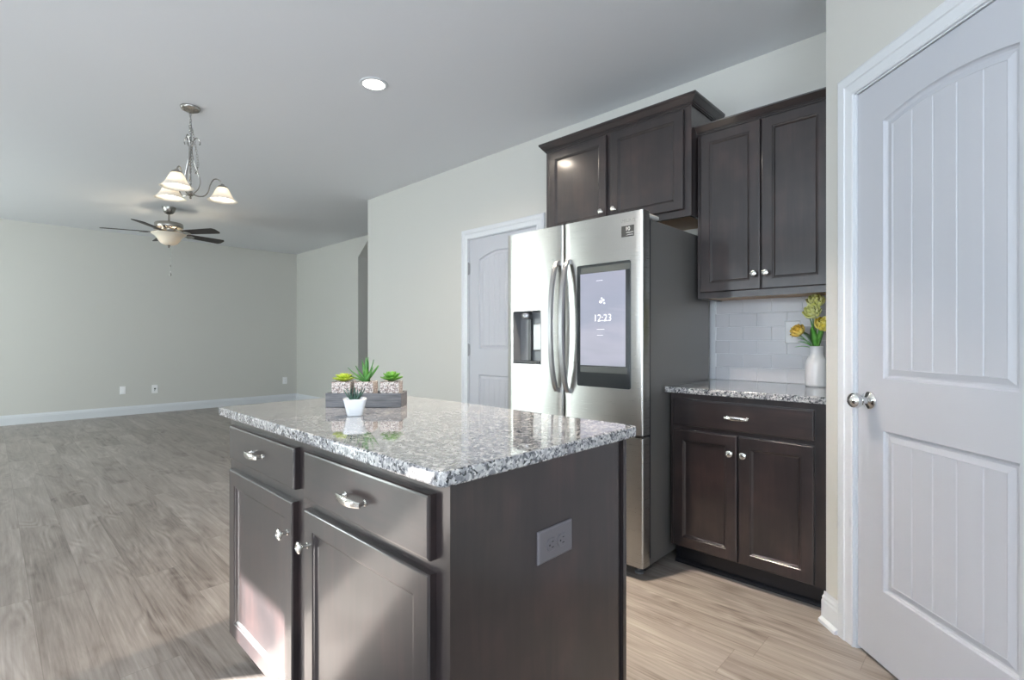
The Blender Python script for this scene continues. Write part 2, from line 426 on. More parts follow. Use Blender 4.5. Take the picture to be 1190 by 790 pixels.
# wrap round the corner (kept short: it dies into the cabinet)
struct(pan(obj('baseboard_pantry', bm, M_trim)))

# casing swept round a door opening, facing local -X
def casing(name, y0, y1, zt, place=None):
    prof = [(0, .004), (0, -.011), (.006, -.013), (.010, -.010), (.026, -.0115), (.040, -.013), (.044, -.017), (.060, -.018), (.074, -.018), (.083, -.013), (.083, .004)]
    bm = BM(); R_ = []
    for wd, x in prof:
        R_.append([bm.verts.new(p) for p in ((x, y0-wd, 0), (x, y0-wd, zt+wd), (x, y1+wd, zt+wd), (x, y1+wd, 0))])
    for a, b_ in zip(R_, R_[1:]):
        for i in range(3): bm.faces.new((a[i], a[i+1], b_[i+1], b_[i]))
    for k in (0, 3): bm.faces.new([r[k] for r in R_])
    o = obj(name, bm, M_trim); struct(o); 
    return o
def jamb(name, y0, y1, zt):
    bm = BM()
    box(bm, -.002, .11, y0-.012, y0-.003, 0, zt+.012); box(bm, -.002, .11, y1+.003, y1+.012, 0, zt+.012); box(bm, -.002, .11, y0-.012, y1+.012, zt+.003, zt+.012)
    box(bm, .045, .07, y0-.003, y0+.012, 0, zt); box(bm, .045, .07, y1-.012, y1+.003, 0, zt); box(bm, .045, .07, y0, y1, zt-.01, zt+.003)
    return struct(obj(name, bm, M_trim))
pan(casing('trim_1', PT0-.008, PT1+.008, PTOP+.008)); pan(jamb('trim_2', PT0, PT1, PTOP))
o = casing('trim_3', CD0-.008, CD1+.008, CDT+.008); o.location = (XK, 0, 0)
o = jamb('trim_4', CD0, CD1, CDT); o.location = (XK, 0, 0)

# two panel arch top plank door, face at local x = 0 looking to -X
def plank_door(name, y0, y1, z0, z1, pin, za0, za1, rise, zb0, zb1, grooves):
    """pin: stile width; arch panel za0..za1 (spring) + rise; lower panel zb0..zb1"""
    a0, a1 = y0+pin, y1-pin
    wd = a1-a0; R_ = (wd*wd/4+rise*rise)/(2*rise); yc = (a0+a1)/2; zc = za1+rise-R_
    NA = 18
    def arch(ins, x):
        l0, l1 = a0+ins, a1-ins; r = R_-ins
        pts = [(x, l0, za0+ins), (x, l1, za0+ins)]
        for i in range(NA+1):
            yy = l1+(l0-l1)*i/NA; pts.append((x, yy, zc+math.sqrt(max(r*r-(yy-yc)**2, 0))))
        return pts
    def low(ins, x): return [(x, a0+ins, zb0+ins), (x, a1-ins, zb0+ins), (x, a1-ins, zb1-ins), (x, a0+ins, zb1-ins)]
    bm = BM()
    prof = [(0, 0), (.004, .006), (.010, .0095), (.016, .0095), (.034, .003), (.036, .004)]
    V1 = loops(bm, [arch(i, x) for i, x in prof], False, False)
    V2 = loops(bm, [low(i, x) for i, x in prof], False, False)
    O_ = [bm.verts.new(p) for p in rect(y0, y1, z0, z1, 0)]
    E_ = []
    for L_ in (O_, V1[0], V2[0]):
        for i in range(len(L_)):
            e = bm.edges.get((L_[i], L_[(i+1) % len(L_)])) or bm.edges.new((L_[i], L_[(i+1) % len(L_)])); E_.append(e)
    bmesh.ops.triangle_fill(bm, edges=E_, use_beauty=True, normal=(-1, 0, 0))
    Bk = [bm.verts.new(p) for p in rect(y0, y1, z0, z1, .035)]
    for i in range(4): bm.faces.new((O_[i], O_[(i+1) % 4], Bk[(i+1) % 4], Bk[i]))
    bm.faces.new(Bk)
    # plank fields
    ins = .036; l0, l1 = a0+ins, a1-ins; r = R_-ins; x = .004
    cols = [(l0, x)]
    for g in grooves:
        cols += [(g-.0035, x), (g, x+.0028), (g+.0035, x)]
    cols.append((l1, x))
    cols2 = []
    for (ya, xa), (yb, xb) in zip(cols, cols[1:]):
        k = 5 if yb-ya > .02 else 1
        for j in range(k): cols2.append((ya+(yb-ya)*j/k, xa+(xb-xa)*j/k))
    cols2.append(cols[-1])
    for zlo, top in ((za0+ins, lambda yy: zc+math.sqrt(r*r-(yy-yc)**2)), (zb0+ins, lambda yy: zb1-ins)):
        pv = None
        for yy, xx in cols2:
            cvt = (bm.verts.new((xx, yy, zlo)), bm.verts.new((xx, yy, top(yy))))
            if pv: bm.faces.new((pv[0], cvt[0], cvt[1], pv[1]))
            pv = cvt
    o = obj(name, bm, M_door); return o
pd = plank_door('door_1', PT0, PT1, .014, PTOP, .124, 1.017, 1.918, .030, .274, .835, [1.701, 1.621, 1.541, 1.458, 1.375][::-1])
# the last plank joint sits close to the moulding on either side
pan(pd); struct(pd); pd.location = P0 + Matrix.Rotation(PRZ, 3, 'Z') @ Vector((.004, 0, 0))
XM = lambda x, y, z: Matrix.Translation((x, y, z)) @ Matrix.Rotation(-PI/2, 4, 'Y')      # lathe axis -> -X
bm = BM()
Mk = XM(0, 1.804, .934)
lathe(bm, [(.0, 0), (.033, 0), (.033, .004), (.030, .008), (.016, .012), (.012, .014), (.011, .030), (.014, .034), (.024, .040), (.0285, .050), (.0285, .058), (.024, .068), (.014, .075), (.0, .077)], Mk, 32)
kb = obj('door_knob', bm, M_chrome, pd, smooth=True); kb['label'] = 'satin nickel round knob'
cdr = plank_door('door_2', CD0, CD1, .012, CDT, .128, 1.071, 1.867, .066, .22, .841, [CD0+.128+.036+.0655*k for k in range(1, 8)])
cdr.location = (XK+.004, 0, 0); struct(cdr)
for hz in (1.80, 1.06, .25):
    bm = BM(); lathe(bm, [(.0, -.058), (.0045, -.056), (.0065, -.052), (.0065, .052), (.0045, .056), (.0, .058)], Matrix.Translation((-.008, CD1+.003, hz)), 10)
    box(bm, -.003, .0, CD1-.012, CD1+.012, hz-.05, hz+.05)
    obj('hinge', bm, M_handle, cdr)

# ------------------------------------------------------------------ cabinet parts
SH = [(0, .019), (0, .004), (.0025, .001), (.005, 0), (.050, 0), (.0525, .003), (.0565, .0035), (.058, .005), (.064, .0095)]
DR = [(0, .019), (0, .005), (.002, .0015), (.006, 0), (.012, 0)]
def cab_door(y0, y1, z0, z1, xf, parent, yk, zk):
    bm = BM(); nested(bm, y0, y1, z0, z1, xf, SH); d = obj('door', bm, M_wood, parent)
    bm = BM()
    lathe(bm, [(0, 0), (.0085, 0), (.0085, .003), (.0055, .005), (.0048, .014), (.0070, .018), (.0145, .0215), (.0162, .024), (.0155, .028), (.010, .0305), (.0095, .0292), (.004, .0305), (0, .031)], XM(xf, yk, zk), 20)
    obj('knob', bm, M_nickel, d, smooth=True)
    return d
def cab_drawer(y0, y1, z0, z1, xf, parent):
    bm = BM(); nested(bm, y0, y1, z0, z1, xf, DR); d = obj('drawer', bm, M_woodh, parent)
    yc, zc = (y0+y1)/2, (z0+z1)/2 - .002
    bm = BM()
    # flat bowed strap with two feet
    NS = 16; lps = []
    for i in range(NS+1):
        s = -1+2*i/NS; yy = yc+.054*s
        hw = .0050+.0042*(1-abs(s)**2.2); 
        if abs(s) > .93: hw = .0062
        xo = xf-.020-.009*(1-s*s); th = .0028
        lps.append([(xo-th, yy, zc-hw*.7), (xo-th*.4, yy, zc-hw), (xo+th, yy, zc-hw*.9), (xo+th, yy, zc+hw*.9), (xo-th*.4, yy, zc+hw), (xo-th, yy, zc+hw*.7)])
    loops(bm, lps, True, True)
    for s in (-1, 1):
        tube(bm, [(xf+.001, yc+s*.044, zc), (xf-.003, yc+s*.044, zc), (xf-.0045, yc+s*.044, zc), (xf-.012, yc+s*.046, zc), (xf-.021, yc+s*.049, zc)], [.0075, .0075, .005, .0045, .0055], 10)
    obj('pull', bm, M_nickel, d, smooth=True, angle=35)
    return d
def frame_box(name, x0, x1, y0, y1, z0, z1, parent, bevel=.0015):
    return boxo(name, x0, x1, y0, y1, z0, z1, M_wood, parent)

# ------------------------------------------------------------------ kitchen island
isl = empty('island_cabinet', (.90, 1.36, 0)); IP = Vector((-.90, -1.36, 0))
def under(parent_empty):      # parts are built in world coordinates, then parented
    inv = Matrix.Translation(-parent_empty.location)
    for c in parent_empty.children:
        if c.type == 'MESH' and not c.get('_p'): c.matrix_parent_inverse = inv
tag(isl, 'dark espresso island cabinet with two drawers, two doors and an outlet on its end panel', 'island cabinet')
IX0, IX1, IY0, IY1 = .604, 1.218, .745, 1.985
frame_box('body', IX0, IX1-.012, IY0+.006, IY1, .105, .884, isl)
# end panel between a front stile and a back strip
frame_box('end_panel', IX0+.017, IX1-.026, IY0+.0015, IY0+.006, .0, .884, isl, .0005)
frame_box('front_stile', IX0, IX0+.0165, IY0, IY0+.0062, .0, .8835, isl, .0008)
frame_box('back_panel', IX1-.0115, IX1+.004, IY0-.004, IY1, .0, .884, isl, .001)
boxo('toe_kick', IX0+.075, IX1-.012, IY0+.008, IY1-.01, .0, .1045, M_toe, isl)
XD = .585
cab_drawer(1.404, 1.944, .737, .854, XD, isl); cab_drawer(.787, 1.339, .727, .855, XD, isl)
cab_door(1.415, 1.944, .126, .701, XD, isl, 1.441, .612); cab_door(.787, 1.339, .126, .701, XD, isl, 1.312, .612)
under(isl)

def slab(name, x0, x1, y0, y1, z0, z1, m, rc=.018, corners=(1, 1, 1, 1)):
    """countertop slab with rounded plan corners; corners: x0y0, x1y0, x1y1, x0y1"""
    pts = []
    for (cx_, cy_, a0), on in zip(((x0+rc, y0+rc, PI), (x1-rc, y0+rc, -PI/2), (x1-rc, y1-rc, 0), (x0+rc, y1-rc, PI/2)), corners):
        if on:
            for i in range(7):
                a = a0+PI/2*i/6; pts.append((cx_+rc*math.cos(a), cy_+rc*math.sin(a)))
        else:
            a = a0+PI/4; pts.append((cx_+rc*(1 if math.cos(a) > 0 else -1), cy_+rc*(1 if math.sin(a) > 0 else -1)))
    bm = BM(); prism(bm, pts, 'z', z0, z1)
    o = obj(name, bm, m, bevel=.0045, seg=3); o.modifiers['bevel'].angle_limit = math.radians(60); return o
ct = slab('island_countertop', .566, 1.2553, .722, 2.0045, .884, .914, M_gran)
tag(ct, 'polished speckled grey granite slab on top of the island, holding the succulents', 'countertop')

# ------------------------------------------------------------------ outlets
def duplex(bm, s, dx=0):
    pass
def outlet(name, loc, rz, wdt=.073, hgt=.117, m=M_plate, roll=0, kind='duplex'):
    e = empty(name, loc, rz)
    bm = BM(); loops(bm, [rect(-wdt/2+i, wdt/2-i, -hgt/2+i, hgt/2-i, x) for i, x in ((0, 0), (0, -.0025), (.003, -.0055), (.006, -.0062))], True)
    M_ = Matrix.Rotation(roll, 4, 'X')
    bmesh.ops.transform(bm, matrix=M_, verts=bm.verts); obj('plate', bm, m, e)
    if kind == 'duplex':
        for s in (-1, 1):
            bm = BM()
            pts = []
            for i in range(24):
                a = 2*PI*i/24; pts.append((max(-.0145, min(.0145, .0172*math.cos(a))), .0165*math.sin(a) + s*.0195))
            A = [[(x, p[0]*k, (p[1]-s*.0195)*k+s*.0195) for p in pts] for x, k in ((-.0055, 1), (-.0082, 1), (-.0088, .95))]
            loops(bm, A, True, True); bmesh.ops.transform(bm, matrix=M_, verts=bm.verts)
            r_ = obj('receptacle', bm, m, e)
            bm = BM()
            for yy, hh in ((-.0063, .0075), (.0063, .006)): box(bm, -.0091, -.0085, yy-.001, yy+.001, s*.0195+.003-hh/2, s*.0195+.003+hh/2)
            lathe(bm, [(0, 0), (.0024, 0), (.0024, .0006), (0, .0006)], Matrix.Translation((-.0085, 0, s*.0195-.0075)) @ Matrix.Rotation(-PI/2, 4, 'Y'), 10)
            bmesh.ops.transform(bm, matrix=M_, verts=bm.verts); obj('slots', bm, M_slot, r_)
        bm = BM(); lathe(bm, [(0, 0), (.003, 0), (.003, .0015), (0, .0018)], Matrix.Translation((-.0062, 0, 0)) @ Matrix.Rotation(-PI/2, 4, 'Y'), 10)
        obj('screw', bm, m, e)
    elif kind == 'switch':
        bm = BM(); nested(bm, -.0165, .0165, -.033, .033, -.0075, [(0, .004), (0, 0), (.002, -.001)]); obj('insert', bm, m, e)
    elif kind == 'coax':
        bm = BM(); lathe(bm, [(0, 0), (.012, 0), (.012, .003), (.006, .004), (.005, .012), (0, .012)], Matrix.Translation((-.006, 0, .006)) @ Matrix.Rotation(-PI/2, 4, 'Y'), 12); obj('jack', bm, M_dark, e)
        bm = BM(); tube(bm, spline([(-.014, 0, .006), (-.03, .004, -.004), (-.022, .006, -.025), (-.008, .004, -.03)], 5), .0035, 6); obj('cable', bm, M_dark, e)
    return e
e = outlet('power_outlet', (.9155, IY0+.0014, .6845), PI/2, .075, .125, M_plateg, PI/2)
tag(e, 'bronze-grey double power outlet on its side on the island end panel', 'outlet')
e = outlet('power_outlet', (XK-.0075, .81, 1.194), 0, .077, .122)
tag(e, 'white power outlet on the tiled backsplash beside the flower vase', 'outlet')
gr = 'white wall plates low on the far wall'
e = outlet('wall_plate', (1.415, YF, .382), PI/2, .073, .12, kind='switch'); tag(e, 'plain white wall plate on the far wall, leftmost of three', 'wall plate', gr)
e = outlet('wall_plate', (1.822, YF, .374), PI/2, .082, .13, kind='coax'); tag(e, 'white wall plate with a dark plugged-in jack, middle of three on the far wall', 'wall plate', gr)
e = outlet('power_outlet', (3.838, YF, .391), PI/2, .080, .125); tag(e, 'white outlet plate near the far right corner of the far wall', 'wall plate', gr)

# ------------------------------------------------------------------ base cabinet run by the pantry
bc = empty('base_cabinet', (2.75, .87, 0))
tag(bc, 'dark espresso base cabinet with one wide drawer over two doors, between fridge and pantry', 'base cabinet')
BX = 2.447
frame_box('body', BX, XK-.002, .5115, 1.220, .102, .884, bc)
bm = BM(); box(bm, BX+.055, XK-.01, .513, 1.218, 0, .1015); prism(bm, [(BX+.055, 0), (BX+.040, 0), (BX+.042, .010), (BX+.050, .018), (BX+.055, .019)], 'y', .513, 1.218)
obj('toe_kick', bm, M_toe, bc)
cab_drawer(.566, 1.198, .722, .854, 2.428, bc)
cab_door(.884, 1.201, .110, .701, 2.428, bc, .911, .618); cab_door(.566, .877, .110, .701, 2.428, bc, .850, .618)
under(bc)
c2 = slab('wall_countertop', 2.409, XK-.002, .5115, 1.2375, .884, .914, M_gran, .012, (0, 0, 0, 0))
tag(c2, 'small speckled granite counter against the tiled wall, holding the flower vase', 'countertop')

# ------------------------------------------------------------------ tiled backsplash
bs = empty('tile_backsplash', (XK, .87, .9145)); tag(bs, 'pale grey glossy subway tile backsplash under the wall cabinet', 'backsplash')
boxo('grout_bed', XK-.0055, XK-.0003, .5115, 1.232, .9145, 1.385, M_grout, bs)
bm = BM()
z = 1.3845; row = 0
while z > .93:
    z0 = max(z-.0772, .9155); off = 1.071 if row % 2 == 0 else .993
    ys = [off + .1545*k for k in range(-6, 5)]
    for ya in ys:
        a = max(ya+.001, .512); b_ = min(ya+.1535, 1.231)
        if b_-a < .01: continue
        V = box(bm, XK-.0085, XK-.005, a, b_, z0, z-.0012)
        dz = random.uniform(-.0003, .0003)
        for v in V:
            if v.co.x < XK-.007: v.co.x += dz
    z -= .0785; row += 1
obj('tiles', bm, M_tile, bs, bevel=.0012, seg=2)
boxo('edge_trim', XK-.009, XK-.0003, 1.2325, 1.268, .9145, 1.385, M_trim, bs, bevel=.002)
under(bs)
for c in bs.children: c.matrix_parent_inverse = Matrix.Translation(-bs.location)

# ------------------------------------------------------------------ wall cabinets
def crown(y0, y1, xf, z0, parent, left=True, right=True, hh=.052, pr=.040):
    prof = [(0, 0), (.006, 0), (.006, .006), (.012, .0075), (.012, .012), (.016, .014), (.034, .038), (.0375, .0395), (.0375, .043), (pr, .045), (pr, hh), (0, hh)]
    prof = [(p*pr/.040, z*hh/.052) for p, z in prof]
    bm = BM(); R_ = []
    for p, z in prof:
        pts = []
        if left: pts.append((XK-.002, y1+p, z0+z))
        pts.append((xf-p, y1+(p if left else 0), z0+z)); pts.append((xf-p, y0-(p if right else 0), z0+z))
        if right: pts.append((XK-.002, y0-p, z0+z))
        R_.append([bm.verts.new(q) for q in pts])
    m_ = len(R_)
    for i in range(m_):
        a, b_ = R_[i], R_[(i+1) % m_]
        for k in range(len(a)-1): bm.faces.new((a[k], a[k+1], b_[k+1], b_[k]))
    for k in (0, -1): bm.faces.new([r[k] for r in R_])
    return obj('crown_molding', bm, M_woodh, parent)
def wall_cab(name, label, xf, y0, y1, z0, z1, doors, kz, pr, hh, left, right):
    e = empty(name, ((xf+XK)/2, (y0+y1)/2, z0)); tag(e, label, 'wall cabinet')
    bm = BM()      # carcass with a recessed bottom
    t = .018
    box(bm, xf, xf+.019, y0, y1, z0, z1)
    box(bm, xf+.019, XK-.002, y0, y0+t, z0, z1); box(bm, xf+.019, XK-.002, y1-t, y1, z0, z1); box(bm, xf+.019, XK-.002, y0+t, y1-t, z1-t, z1)
    obj('body', bm, M_wood, e)
    boxo('bottom_panel', xf+.0195, XK-.002, y0+t+.0005, y1-t-.0005, z0+.006, z0+.018, M_maple, e)
    for (a, b_, c, d, yk) in doors: cab_door(a, b_, c, d, xf-.019, e, yk, kz)
    crown(y0, y1, xf, z1-.001, e, left, right, hh, pr)
    under(e)
    for c in e.children: c.matrix_parent_inverse = Matrix.Translation(-e.location)
    return e
wall_cab('wall_cabinet', 'tall dark wall cabinet with two doors above the tiled backsplash', 2.744, .5115, 1.210, 1.379, 2.287,
         [(.877, 1.188, 1.411, 2.278, .904), (.566, .871, 1.411, 2.278, .847)], 1.490, .038, .048, False, False)
wall_cab('wall_cabinet', 'dark bridge cabinet with two doors above the refrigerator', 2.677, 1.216, 2.252, 1.836, 2.441,
         [(1.757, 2.214, 1.874, 2.423, 1.785), (1.256, 1.723, 1.874, 2.423, 1.694)], 1.950, .040, .054, True, True)

# ------------------------------------------------------------------ refrigerator
fr = empty('refrigerator', (2.55, 1.68, 0))
tag(fr, 'stainless steel four-door refrigerator with a touch screen and water dispenser', 'refrigerator')
FX = 2.156
boxo('body', 2.270, 2.975, 1.245, 2.105, .035, 1.750, M_side, fr, bevel=.004)
boxo('gasket', 2.224, 2.271, 1.240, 2.105, .075, 1.745, M_gasket, fr)
def fr_door(y0, y1, z0, z1, name, hole=None):
    """front facing -X, slightly bowed, rounded vertical edges; optional recess"""
    wd = y1-y0; yc = (y0+y1)/2; depth = .066
    def fx(y):
        s = (y-yc)/(wd/2); e = min(y-y0, y1-y); rnd = 0
        if e < .012: rnd = .012 - math.sqrt(max(.012**2-(.012-e)**2, 0))
        return FX + .0035*s*s + rnd*.8
    ys = [y0 + v for v in (0, .0008, .003, .006, .012)] + [y0+.012+(wd-.024)*k/14 for k in range(1, 14)] + [y1 - v for v in (.012, .006, .003, .0008, 0)]
    if hole: ys = [v for v in ys if abs(v-hole[0]) > .006 and abs(v-hole[1]) > .006] + [hole[0], hole[1]]
    ys.sort(); zs = [z0, z1] if not hole else [z0, hole[2], hole[3], z1]
    bm = BM(); G = [[bm.verts.new((fx(y), y, z)) for z in zs] for y in ys]
    for i in range(len(ys)-1):
        for j in range(len(zs)-1):
            if hole and j == 1 and hole[0]-1e-6 <= ys[i] < hole[1]-1e-6: continue
            bm.faces.new((G[i][j], G[i+1][j], G[i+1][j+1], G[i][j+1]))
    B = [bm.verts.new((FX+depth, y, z)) for y in (y0, y1) for z in (z0, z1)]   # y0z0,y0z1,y1z0,y1z1
    bm.faces.new([G[i][0] for i in range(len(ys))] + [B[2], B[0]]); bm.faces.new([G[i][-1] for i in range(len(ys))][::-1] + [B[1], B[3]])
    bm.faces.new(G[0] + [B[1], B[0]]); bm.faces.new(G[-1][::-1] + [B[2], B[3]]); bm.faces.new((B[0], B[1], B[3], B[2]))
    o = obj(name, bm, M_steel, fr, smooth=True, angle=45)
    return o, fx
d1, fx1 = fr_door(1.700, 2.122, .694, 1.774, 'upper_door', (1.853, 2.074, 1.012, 1.320))
d2, fx2 = fr_door(1.219, 1.692, .694, 1.774, 'upper_door')
d3, _ = fr_door(1.700, 2.122, .060, .680, 'lower_door'); d4, _ = fr_door(1.219, 1.692, .060, .680, 'lower_door')
# finger groove lips
for dd, a, b_ in ((d3, 1.702, 2.120), (d4, 1.221, 1.690)): boxo('grip_lip', FX+.004, FX+.06, a, b_, .6802, .686, M_chrome, dd)
# dispenser
bm = BM(); hy0, hy1, hz0, hz1 = 1.853, 2.074, 1.012, 1.320
lp = [rect(hy0, hy1, hz0, hz1, FX+.001), rect(hy0+.003, hy1-.003, hz0+.003, hz1-.003, FX-.001), rect(hy0+.005, hy1-.005, hz0+.005, hz1-.005, FX+.002), rect(hy0+.008, hy1-.008, hz0+.008, hz1-.008, FX+.058)]
loops(bm, lp, False, True); dsp = obj('dispenser', bm, M_dgrey, d1)
bm = BM(); lathe(bm, [(0, 0), (.028, 0), (.031, .004), (.031, .028), (.026, .034), (0, .034)], Matrix.Translation((FX+.028, 1.985, 1.276)), 20); obj('ice_chute', bm, M_handle, dsp, smooth=True)
bm = BM(); box(bm, FX+.040, FX+.052, 1.965, 1.990, 1.03, 1.275); obj('water_paddle', bm, M_dark, dsp, bevel=.003)
bm = BM(); box(bm, FX+.022, FX+.050, 1.872, 1.935, 1.09, 1.245); obj('ice_paddle', bm, M_handle, dsp, bevel=.006)
bm = BM(); box(bm, FX+.004, FX+.055, 1.870, 2.064, 1.0205, 1.030); obj('drip_tray', bm, M_dark, dsp, bevel=.001)
# handles
def fr_handle(yc, par):
    bm = BM(); lps = []; z0, z1 = .868, 1.580; n = 22
    for i in range(n+1):
        s = -1+2*i/n; z = (z0+z1)/2 + (z1-z0)/2*s
        bow = .062*(1-s*s)**.62 if abs(s) < 1 else 0
        x = FX-.006-bow; hw = .0145; t = .008
        lps.append([(x-t, yc-hw*.75, z), (x-t*.3, yc-hw, z), (x+t, yc-hw, z), (x+t, yc+hw, z), (x-t*.3, yc+hw, z), (x-t, yc+hw*.75, z)])
    loops(bm, lps, True, True)
    for z in (z0+.012, z1-.012): box(bm, FX-.016, FX+.004, yc-.0135, yc+.0135, z-.012, z+.012)
    obj('handle', bm, M_handle, par, smooth=True, angle=38)
fr_handle(1.733, d1); fr_handle(1.659, d2)
# touch screen
bm = BM()
def rrect(y0, y1, z0, z1, x, r, n=4):
    pts = []
    for (cy_, cz_, a0) in ((y0+r, z0+r, PI), (y1-r, z0+r, -PI/2), (y1-r, z1-r, 0), (y0+r, z1-r, PI/2)):
        for i in range(n+1):
            a = a0+PI/2*i/n; pts.append((x, cy_+r*math.cos(a), cz_+r*math.sin(a)))
    return pts
sx = FX-.0045
loops(bm, [rrect(1.283, 1.602, .912, 1.540, FX+.004, .010), rrect(1.283, 1.602, .912, 1.540, sx+.001, .010), rrect(1.285, 1.600, .914, 1.538, sx, .009)], True)
scn = obj('touch_screen', bm, M_blackg, d2)
M_bez = mat('bezel_grey', (.055, .062, .060), .25)
bm = BM(); loops(bm, [rect(1.284, 1.5755, 1.496, 1.526, sx-.0002), rect(1.286, 1.5735, 1.498, 1.524, sx-.0006)], True); obj('top_strip', bm, M_bez, scn)
M_disp = mat('display', (.3, .32, .36), .15)
def build_disp(m):
    g = N(m, 'ShaderNodeNewGeometry'); s = N(m, 'ShaderNodeSeparateXYZ'); LK(m, g.outputs['Position'], s.inputs[0])
    cv = N(m, 'ShaderNodeCombineXYZ'); LK(m, mth(m, 'MULTIPLY', s.outputs[1], 2.2), cv.inputs[0]); LK(m, mth(m, 'MULTIPLY', s.outputs[2], 9.0), cv.inputs[1])
    n_ = noise(m, cv.outputs[0], 1.3, 3, .5, .4)
    hz_ = mth(m, 'MULTIPLY', mth(m, 'SUBTRACT', s.outputs[2], 1.02), 2.1)
    v = mth(m, 'ADD', mth(m, 'MULTIPLY', n_, .55), mth(m, 'MULTIPLY', hz_, .45))
    c = ramp(m, v, [(.15, (.50, .53, .62)), (.40, (.60, .61, .72)), (.55, (.46, .50, .62)), (.85, (.52, .54, .66))])
    BS(m).inputs['Base Color'].default_value = (.02, .02, .03, 1)
    LK(m, c, BS(m).inputs['Emission Color']); BS(m).inputs['Emission Strength'].default_value = .82
build_disp(M_disp)
dpl = None
bm = BM(); loops(bm, [rect(1.309, 1.579, 1.021, 1.494, sx-.0002), rect(1.3095, 1.5785, 1.0215, 1.4935, sx-.0006)], True)
dpl = obj('display', bm, M_disp, scn)
bm = BM(); loops(bm, [rect(1.3, 1.579, .985, 1.016, sx-.0002), rect(1.3, 1.579, .986, 1.015, sx-.0005)], True); obj('lower_strip', bm, M_bez, scn)
M_txt = emis('display_white', (1, 1, 1), .92)
ltex('12:23', .050, 'clock_digits', M_txt, dpl, 1.442, 1.262, sx-.0008, thin=.0009)
for (yy, zz, r_) in ((1.452, 1.345, .007), (1.436, 1.352, .005), (1.446, 1.362, .004), (1.43, 1.337, .004)):
    bm = BM(); lathe(bm, [(0, 0), (r_, 0), (r_, .0004), (0, .0004)], XM(sx-.0007, yy, zz), 12); obj('weather_icon', bm, M_txt, dpl)
for ya, yb, zz in ((1.43, 1.476, 1.205), (1.438, 1.474, 1.175), (1.44, 1.48, 1.4525)):
    boxo('text_line', sx-.0011, sx-.0007, ya, yb, zz, zz+.0012, M_txt, dpl)
# maker's mark and warranty sticker
M_logo = mat('logo_grey', (.26, .25, .24), .4, .6)
ltex('SAMSUNG', .0215, 'logo', M_logo, d2, 1.308, 1.732, fx2(1.308)+.0003, .0008)
bm = BM(); loops(bm, [rect(1.266, 1.335, 1.654, 1.708, FX+.0022), rect(1.266, 1.335, 1.654, 1.708, FX+.0012)], True)
for v in bm.verts: v.co.x = v.co.x + (fx2(v.co.y)-FX) - .0025
stk = obj('warranty_sticker', bm, mat('sticker_black', (.02, .02, .02), .4), d2)
M_stx = mat('sticker_white', (.8, .8, .8), .5)
xx = fx2(1.285)-.0014
ltex('10', .027, 'sticker_text', M_stx, stk, 1.300, 1.692, xx, .0003)
ltex('YEAR WARRANTY', .0078, 'sticker_text', M_stx, stk, 1.300, 1.6735, xx, .0003)
ltex('DIGITAL INVERTER', .0068, 'sticker_text', M_stx, stk, 1.300, 1.6625, xx, .0003)
# hinge covers, base grille, feet
for ya, yb in ((1.232, 1.300), (2.045, 2.110)):
    bm = BM(); box(bm, 2.195, 2.345, ya, yb, 1.7505, 1.772); obj('hinge_cover', bm, M_dgrey if ya > 2 else mat('light_grey_plastic', (.52, .52, .50), .4), fr, bevel=.006)
boxo('base_grille', 2.235, 2.30, 1.250, 2.10, .018, .075, M_gasket, fr, bevel=.002)
for yy in (1.285, 2.06):
    bm = BM(); lathe(bm, [(0, 0), (.022, 0), (.022, .010), (.010, .014), (.008, .05), (0, .05)], Matrix.Translation((2.24, yy, 0)), 16); obj('foot', bm, M_dgrey, fr, smooth=True)
for yy in (1.30, 2.05):
    bm = BM(); lathe(bm, [(0, -.012), (.020, -.012), (.020, .012), (0, .012)], Matrix.Translation((2.92, yy, .02)) @ Matrix.Rotation(PI/2, 4, 'X'), 16); obj('rear_wheel', bm, M_dark, fr)
under(fr)
for c in fr.children: c.matrix_parent_inverse = Matrix.Translation(-fr.location)

# ------------------------------------------------------------------ recessed lights
def downlight(x, y, power, label, spread=150):
    e = empty('recessed_light', (x, y, H)); tag(e, label, 'ceiling light', 'recessed ceiling lights')
    bm = BM(); lathe(bm, [(.066, -.001), (.068, -.006), (.074, -.0075), (.086, -.004), (.088, 0)], Matrix(), 40, False)
    obj('trim_ring', bm, M_trim, e, smooth=True)
    bm = BM(); lathe(bm, [(0, -.0045), (.067, -.0030), (.067, -.0005), (0, -.0005)], Matrix(), 32); obj('lens', bm, M_lens, e, smooth=True)
    d = bpy.data.lights.new('downlight_lamp', 'AREA'); d.shape = 'DISK'; d.size = .12; d.energy = power; d.color = (1.0, .86, .70); d.spread = math.radians(spread)
    o = bpy.data.objects.new('downlight_lamp', d); C.objects.link(o); o.parent = e; o.location = (0, 0, -.012)
    return e
downlight(1.689, 2.842, 13, 'round white recessed ceiling light, lit, between the chandelier and the wall cabinets')
downlight(1.72, 1.42, 27, 'round recessed ceiling light over the aisle beside the pantry door, unseen, added to brighten the aisle', 85)  # unseen fixture added for warm light on the aisle floor
downlight(-.9, 1.62, 9, 'round recessed ceiling light above the camera, unseen, added to even out the light')  # unseen fixture added as extra fill for the room

